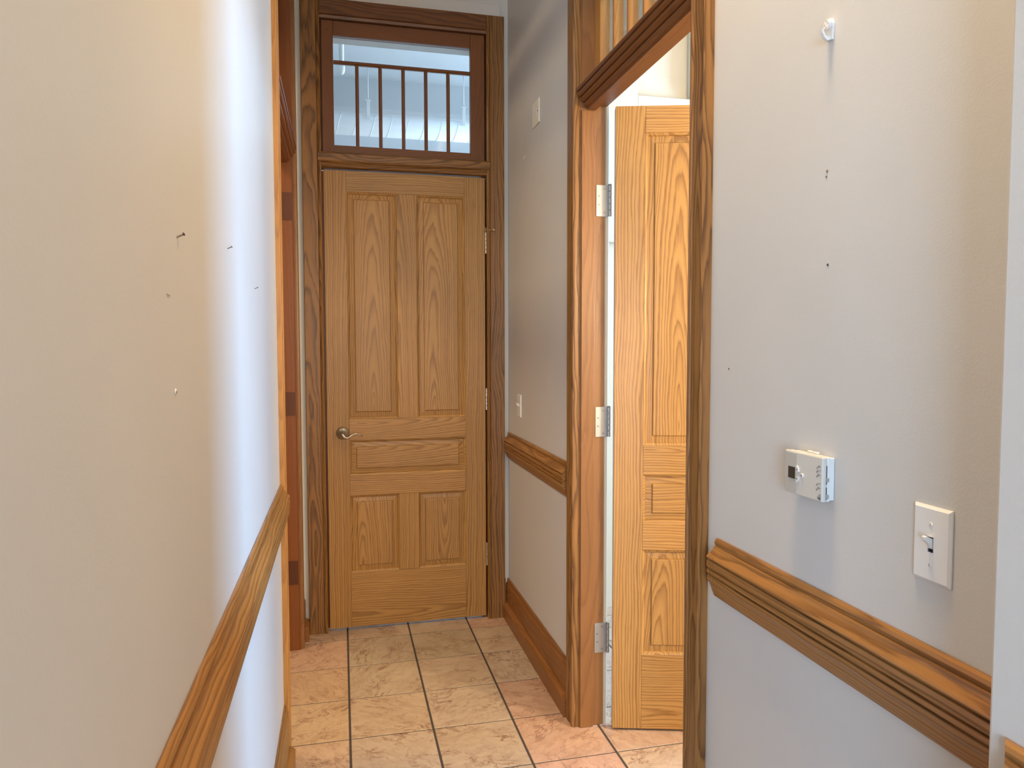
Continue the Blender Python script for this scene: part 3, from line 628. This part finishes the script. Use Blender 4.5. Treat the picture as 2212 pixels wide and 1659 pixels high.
switch(0.852, 0.9225, 1.0915, 1.2065, 'large white toggle light switch near the right edge')
switch(3.414, 3.484, 1.0945, 1.2075, 'small white light switch above the short chair rail', False)
pl = empty('wall_plate', (XR, 3.13, 2.478), 'ivory square wall plate with round grey disc high on the right wall', 'wall plate')
box('plate', XR - 0.0062, XR - 0.0004, 3.078, 3.188, 2.425, 2.530, M['ivory'], pl, 0.0012)
lathe('disc', (XR - 0.0063, 3.128, 2.478), (-1, 0, 0), [(0, 0.017), (0.0012, 0.0165)], M['ivorydisc'], pl, 24)
lathe('screw', (XR - 0.0063, 3.098, 2.478), (-1, 0, 0), [(0, 0.004), (0.001, 0.0035)], M['nail'], pl, 12)
lathe('screw', (XR - 0.0063, 3.176, 2.455), (-1, 0, 0), [(0, 0.003), (0.001, 0.0025)], M['white'], pl, 12)

# ---------------------------------------------------------------- picture hook, nails and holes
hk = empty('wall_hook', (XR, 1.146, 2.008), 'white plastic picture hook at the top of the right wall', 'hook')
bm = bmesh.new()
add_prism(bm, [(1.1395, 1.990), (1.1525, 1.990), (1.1545, 2.018), (1.1515, 2.0265), (1.146, 2.0290), (1.1405, 2.0265), (1.1375, 2.018)], 'X', [XR - 0.0004, XR - 0.0050])
mesh_obj('back_plate', bm, M['white'], hk)
dsk = lathe('nail_disc', (XR - 0.0050, 1.146, 2.0175), (-1, 0, 0), [(0, 0.0085), (0.0055, 0.0088), (0.0066, 0.0080)], M['white'], hk, 24)
for a, b in ((0.0, 0.0055), (0.0048, 0.0), (-0.0048, 0.0), (0.0, -0.0055)):
    lathe('pin_hole', (XR - 0.0117, 1.146 + a, 2.0175 + b), (-1, 0, 0), [(0, 0.0009), (0.0002, 0.0009)], M['ink'], dsk, 8)
bm = bmesh.new()
add_prism(bm, [(XR - 0.0050, 1.9905), (XR - 0.0110, 1.9885), (XR - 0.0170, 1.9935), (XR - 0.0215, 2.0020), (XR - 0.0225, 2.0085), (XR - 0.0200, 2.0095), (XR - 0.0180, 2.0030), (XR - 0.0140, 1.9970), (XR - 0.0100, 1.9950), (XR - 0.0050, 1.9965)], 'Y', [1.1425, 1.1495])
mesh_obj('hook_arm', bm, M['white'], hk)
def nail(name, p0, p1, rad, label, head=True):
    bm = bmesh.new(); add_tube(bm, [p0, p1], rad, 8)
    if head:
        d = (Vector(p1) - Vector(p0)).normalized(); add_lathe(bm, Vector(p1), d, [(0, rad * 2.1), (0.0006, rad * 2.0)], 10)
    return tag(mesh_obj(name, bm, M['nail']), label, 'nail', group='leftover wall nails')
nail('nail', (XL - 0.004, 1.0120, 1.5855), (XL + 0.0070, 1.0230, 1.5935), 0.0011, 'bent nail leftmost on the left wall, the largest one')
nail('nail', (XL - 0.004, 1.4500, 1.6285), (XL + 0.0070, 1.4560, 1.6350), 0.0009, 'middle nail on the left wall, at the edge of the daylight patch')
nail('nail', (XL - 0.004, 1.8780, 1.5865), (XL + 0.0070, 1.8860, 1.5925), 0.0009, 'small nail on the left wall closest to the doorway')
bm = bmesh.new(); add_tube(bm, [(XL + 0.0006, 0.950, 1.5105), (XL + 0.0012, 0.958, 1.5098), (XL + 0.0006, 0.967, 1.5092)], 0.0004, 6)
tag(mesh_obj('wall_scratch', bm, M['anchor']), 'thin short scratch on the left wall below the bent nail', 'scratch')
an = empty('wall_anchor', (XL, 0.985, 1.388), 'small chipped screw hole low on the left wall', 'wall anchor')
lathe('paint_chip', (XL + 0.0002, 0.985, 1.3895), (1, 0, 0), [(0, 0.0042), (0.0012, 0.0032)], M['white'], an, 14)
lathe('hole', (XL + 0.0014, 0.985, 1.3888), (1, 0, 0), [(0, 0.0018), (0.0002, 0.0018)], M['hole'], an, 10)
an = empty('wall_anchor', (XR, 1.150, 1.757), 'double screw hole in the right wall below the white hook', 'wall anchor')
lathe('hole', (XR - 0.0003, 1.1500, 1.7615), (-1, 0, 0), [(0, 0.0028), (0.0008, 0.0022)], M['anchor'], an, 12)
lathe('hole', (XR - 0.0003, 1.1520, 1.7520), (-1, 0, 0), [(0, 0.0024), (0.0008, 0.0018)], M['anchor'], an, 12)
an = empty('wall_anchor', (XR, 1.143, 1.592), 'single dark screw hole midway between hook and thermostat', 'wall anchor')
lathe('hole', (XR - 0.0003, 1.1430, 1.5925), (-1, 0, 0), [(0, 0.0026), (0.0010, 0.0018)], M['hole'], an, 12)
an = empty('wall_anchor', (XR, 1.479, 1.394), 'tiny pin hole in the right wall beside the open doorway', 'wall anchor')
lathe('hole', (XR - 0.0003, 1.4790, 1.3940), (-1, 0, 0), [(0, 0.0022), (0.0006, 0.0016)], M['hole'], an, 12)
bm = bmesh.new(); add_tube(bm, [(XR + 0.002, 3.335, 2.345), (XR - 0.006, 3.335, 2.336), (XR - 0.010, 3.334, 2.328), (XR - 0.013, 3.333, 2.332)], 0.0014, 8)
tag(mesh_obj('picture_hook', bm, M['ivory'], smooth=True), 'small bent wire hook below the ivory wall plate', 'hook')

# ---------------------------------------------------------------- duct and pipe in the next room
du = empty('duct', (0.6, 6.5, 3.28), 'white round ventilation duct seen through the transom window', 'duct')
bm = bmesh.new(); add_tube(bm, [(-2.95, 6.5, 3.37), (3.85, 6.5, 3.37)], 0.090, 40)
mesh_obj('duct_tube', bm, M['duct'], du, smooth=True)
bm = bmesh.new(); turns = 46; n = turns * 24
add_tube(bm, [(-2.9 + 6.7 * k / n, 6.5 - 0.0905 * math.cos(2 * math.pi * k / 24), 3.37 + 0.0905 * math.sin(2 * math.pi * k / 24)) for k in range(n + 1)], 0.0022, 5)
mesh_obj('spiral_seam', bm, M['duct'], du, smooth=True)
for x in (0.258, 1.09):
    h = box('hanger_strap', x - 0.014, x + 0.014, 6.405, 6.411, 3.40, 3.555, M['white'], du, 0.001)
    tube('hanger_rod', [(x, 6.42, 3.556), (x, 6.42, 3.858)], 0.0045, M['white'], h, 8)
    box('hanger_clip', x - 0.024, x + 0.024, 6.398, 6.415, 3.5555, 3.5615, M['white'], h, 0.001)
pp = empty('ceiling_pipe', (0.028, 4.6, 3.10), 'white hanging pipe with rounded glass end seen at the transom top left', 'pipe')
tube('pipe', [(0.028, 4.6, 3.86), (0.028, 4.6, 3.185)], 0.0155, M['duct'], pp, 20)
lathe('bulb_cap', (0.028, 4.6, 3.184), (0, 0, -1), [(0, 0.012), (0.012, 0.012), (0.020, 0.020), (0.050, 0.021), (0.068, 0.017), (0.078, 0.009), (0.081, 0.002)], M['duct'], pp, 20, True)
